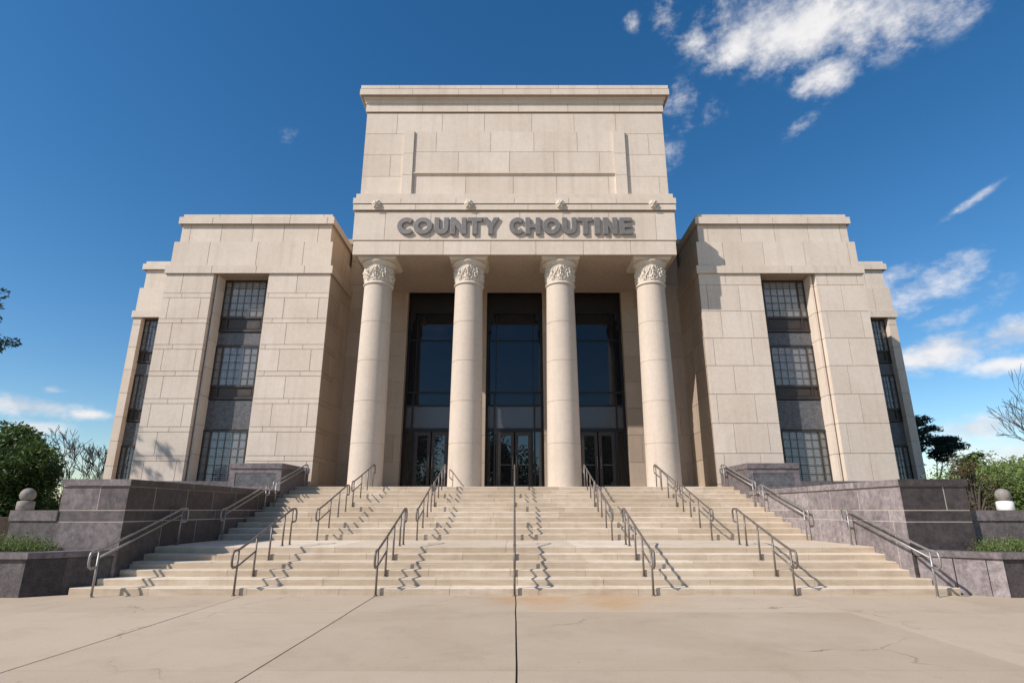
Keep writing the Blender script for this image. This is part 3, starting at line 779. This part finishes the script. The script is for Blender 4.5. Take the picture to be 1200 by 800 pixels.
W=bpy.data.worlds.new('World'); scene.world=W; W.use_nodes=True; nt=W.node_tree; nt.nodes.clear(); n=N(nt)
out=n.new('ShaderNodeOutputWorld'); bg=n.new('ShaderNodeBackground')
sky=n.new('ShaderNodeTexSky'); sky.sky_type='NISHITA'; sky.sun_disc=False; sky.sun_elevation=R(EL)
sky.sun_rotation=math.atan2(sv.x,sv.y)%(2*math.pi); sky.air_density=1.0; sky.dust_density=.3; sky.ozone_density=2.0; sky.altitude=200
tc=n.new('ShaderNodeTexCoord'); sep=n.new('ShaderNodeSeparateXYZ'); nt.links.new(tc.outputs['Generated'],sep.inputs[0])
az=n.math('MULTIPLY',n.math('ARCTAN2',sep.outputs[0],sep.outputs[1]),57.2958)
el=n.math('MULTIPLY',n.math('ARCSINE',sep.outputs[2]),57.2958)
# clouds: soft blobs (azimuth, elevation, half-widths, tilt, weight) broken up by fractal noise
blobs=[(31.0,40.6,9.0,3.0,-12,1.08),(39,39.3,6,2.4,-14,.95),(25.6,40.8,2.6,1.9,0,1.0),(26,41.0,3.0,2.5,0,.75),(33.2,36.2,2.8,1.5,12,.9),(30.5,33.2,2.6,.9,25,.45),(21.5,42.0,2.2,1.4,0,.7),(18.6,44.2,2.2,1.5,25,.55),
 (14.2,44.4,1.2,.8,0,.5),(19,37,2.2,1.8,40,.62),(22,35.8,1.6,1.4,40,.45),(17.4,32.6,1.7,1.3,0,.55),(40.3,22.7,3.2,.35,22,.48),
 (37.5,17.5,5.5,1.9,10,.62),(38.5,14.6,3.6,.8,14,.6),(37.4,12.2,3.6,1.5,10,1.05),(42.5,12.8,3.2,1.2,12,1.0),(41.5,10.6,2.6,.7,5,.9),(39.4,6.1,4.0,1.0,5,.95),(41,3.8,6,1.6,0,.8),(36.5,18.5,2,1.6,0,.5),
 (-40.5,7.6,3.4,.75,-2,1.0),(-36.6,7.3,1.8,.45,0,.9),(-39.4,6.0,1.8,.6,0,.8),(-39,8.9,1.0,.35,0,.7),(-24.4,33.5,1.2,.8,20,.32),(-40,4,5,1.2,0,.45),
 (-150,22,26,7,0,.9),(150,18,20,6,0,.8),(180,40,22,6,0,.8),(100,25,20,6,0,.7),(-95,20,18,5,0,.7)]
mask=None
for (a,e_,sa,se,tl,wt) in blobs:
    u=n.math('SUBTRACT',az,a); v=n.math('SUBTRACT',el,e_); ct,st=math.cos(R(tl)),math.sin(R(tl))
    x=n.math('MULTIPLY_ADD',u,ct/sa,n.math('MULTIPLY',v,st/sa)); y=n.math('MULTIPLY_ADD',v,ct/se,n.math('MULTIPLY',u,-st/se))
    d=n.math('MULTIPLY_ADD',x,x,n.math('MULTIPLY',y,y)); g=n.math('MULTIPLY',n.math('EXPONENT',n.math('MULTIPLY',d,-.8)),wt)
    mask=g if mask is None else n.math('MAXIMUM',mask,g)
cv=n.new('ShaderNodeCombineXYZ'); nt.links.new(az,cv.inputs[0]); nt.links.new(el,cv.inputs[1])
cvs=n.scale(cv.outputs[0],(.62,1.0,1))
f1=n.noise(cvs,.27,7,.55,.1); f2=n.noise(cvs,.55,3,.45,.0)
f3=n.noise(n.scale(cv.outputs[0],(.8,1.25,1)),1.5,8,.62,.15)
fb=n.math('ADD',n.math('MULTIPLY_ADD',f1,.62,n.math('MULTIPLY',f2,.12)),n.math('MULTIPLY',f3,.26))
den=n.math('ADD',mask,n.math('MULTIPLY',n.math('SUBTRACT',fb,.5),2.6))
den=n.math('MULTIPLY',n.smooth(den,.2,1.1),n.smooth(mask,.05,.3))
hs=n.new('ShaderNodeHueSaturation'); hs.inputs['Saturation'].default_value=1.34; hs.inputs['Hue'].default_value=.499; hs.inputs['Value'].default_value=1.0; nt.links.new(sky.outputs[0],hs.inputs['Color'])
shade=n.mix(n.smooth(f1,.35,.62),(5.0,5.15,5.6),(7.4,7.2,7.1))
c=n.mix(n.math('MULTIPLY',den,.93),hs.outputs[0],shade)
nt.links.new(c,bg.inputs[0]); bg.inputs[1].default_value=.132
nt.links.new(bg.outputs[0],out.inputs[0])

cam=bpy.data.cameras.new('camera'); cam.sensor_width=36; cam.lens=36*675/1200; cam.clip_end=3000; cam.shift_x=-3/1200
co=bpy.data.objects.new('camera',cam); col.objects.link(co); co.location=(0,0,1.65); co.rotation_euler=(R(90+16.27),0,0)
scene.camera=co
scene.view_settings.view_transform='Standard'; scene.view_settings.look='None'; scene.view_settings.exposure=0
scene.render.resolution_x=1024; scene.render.resolution_y=682
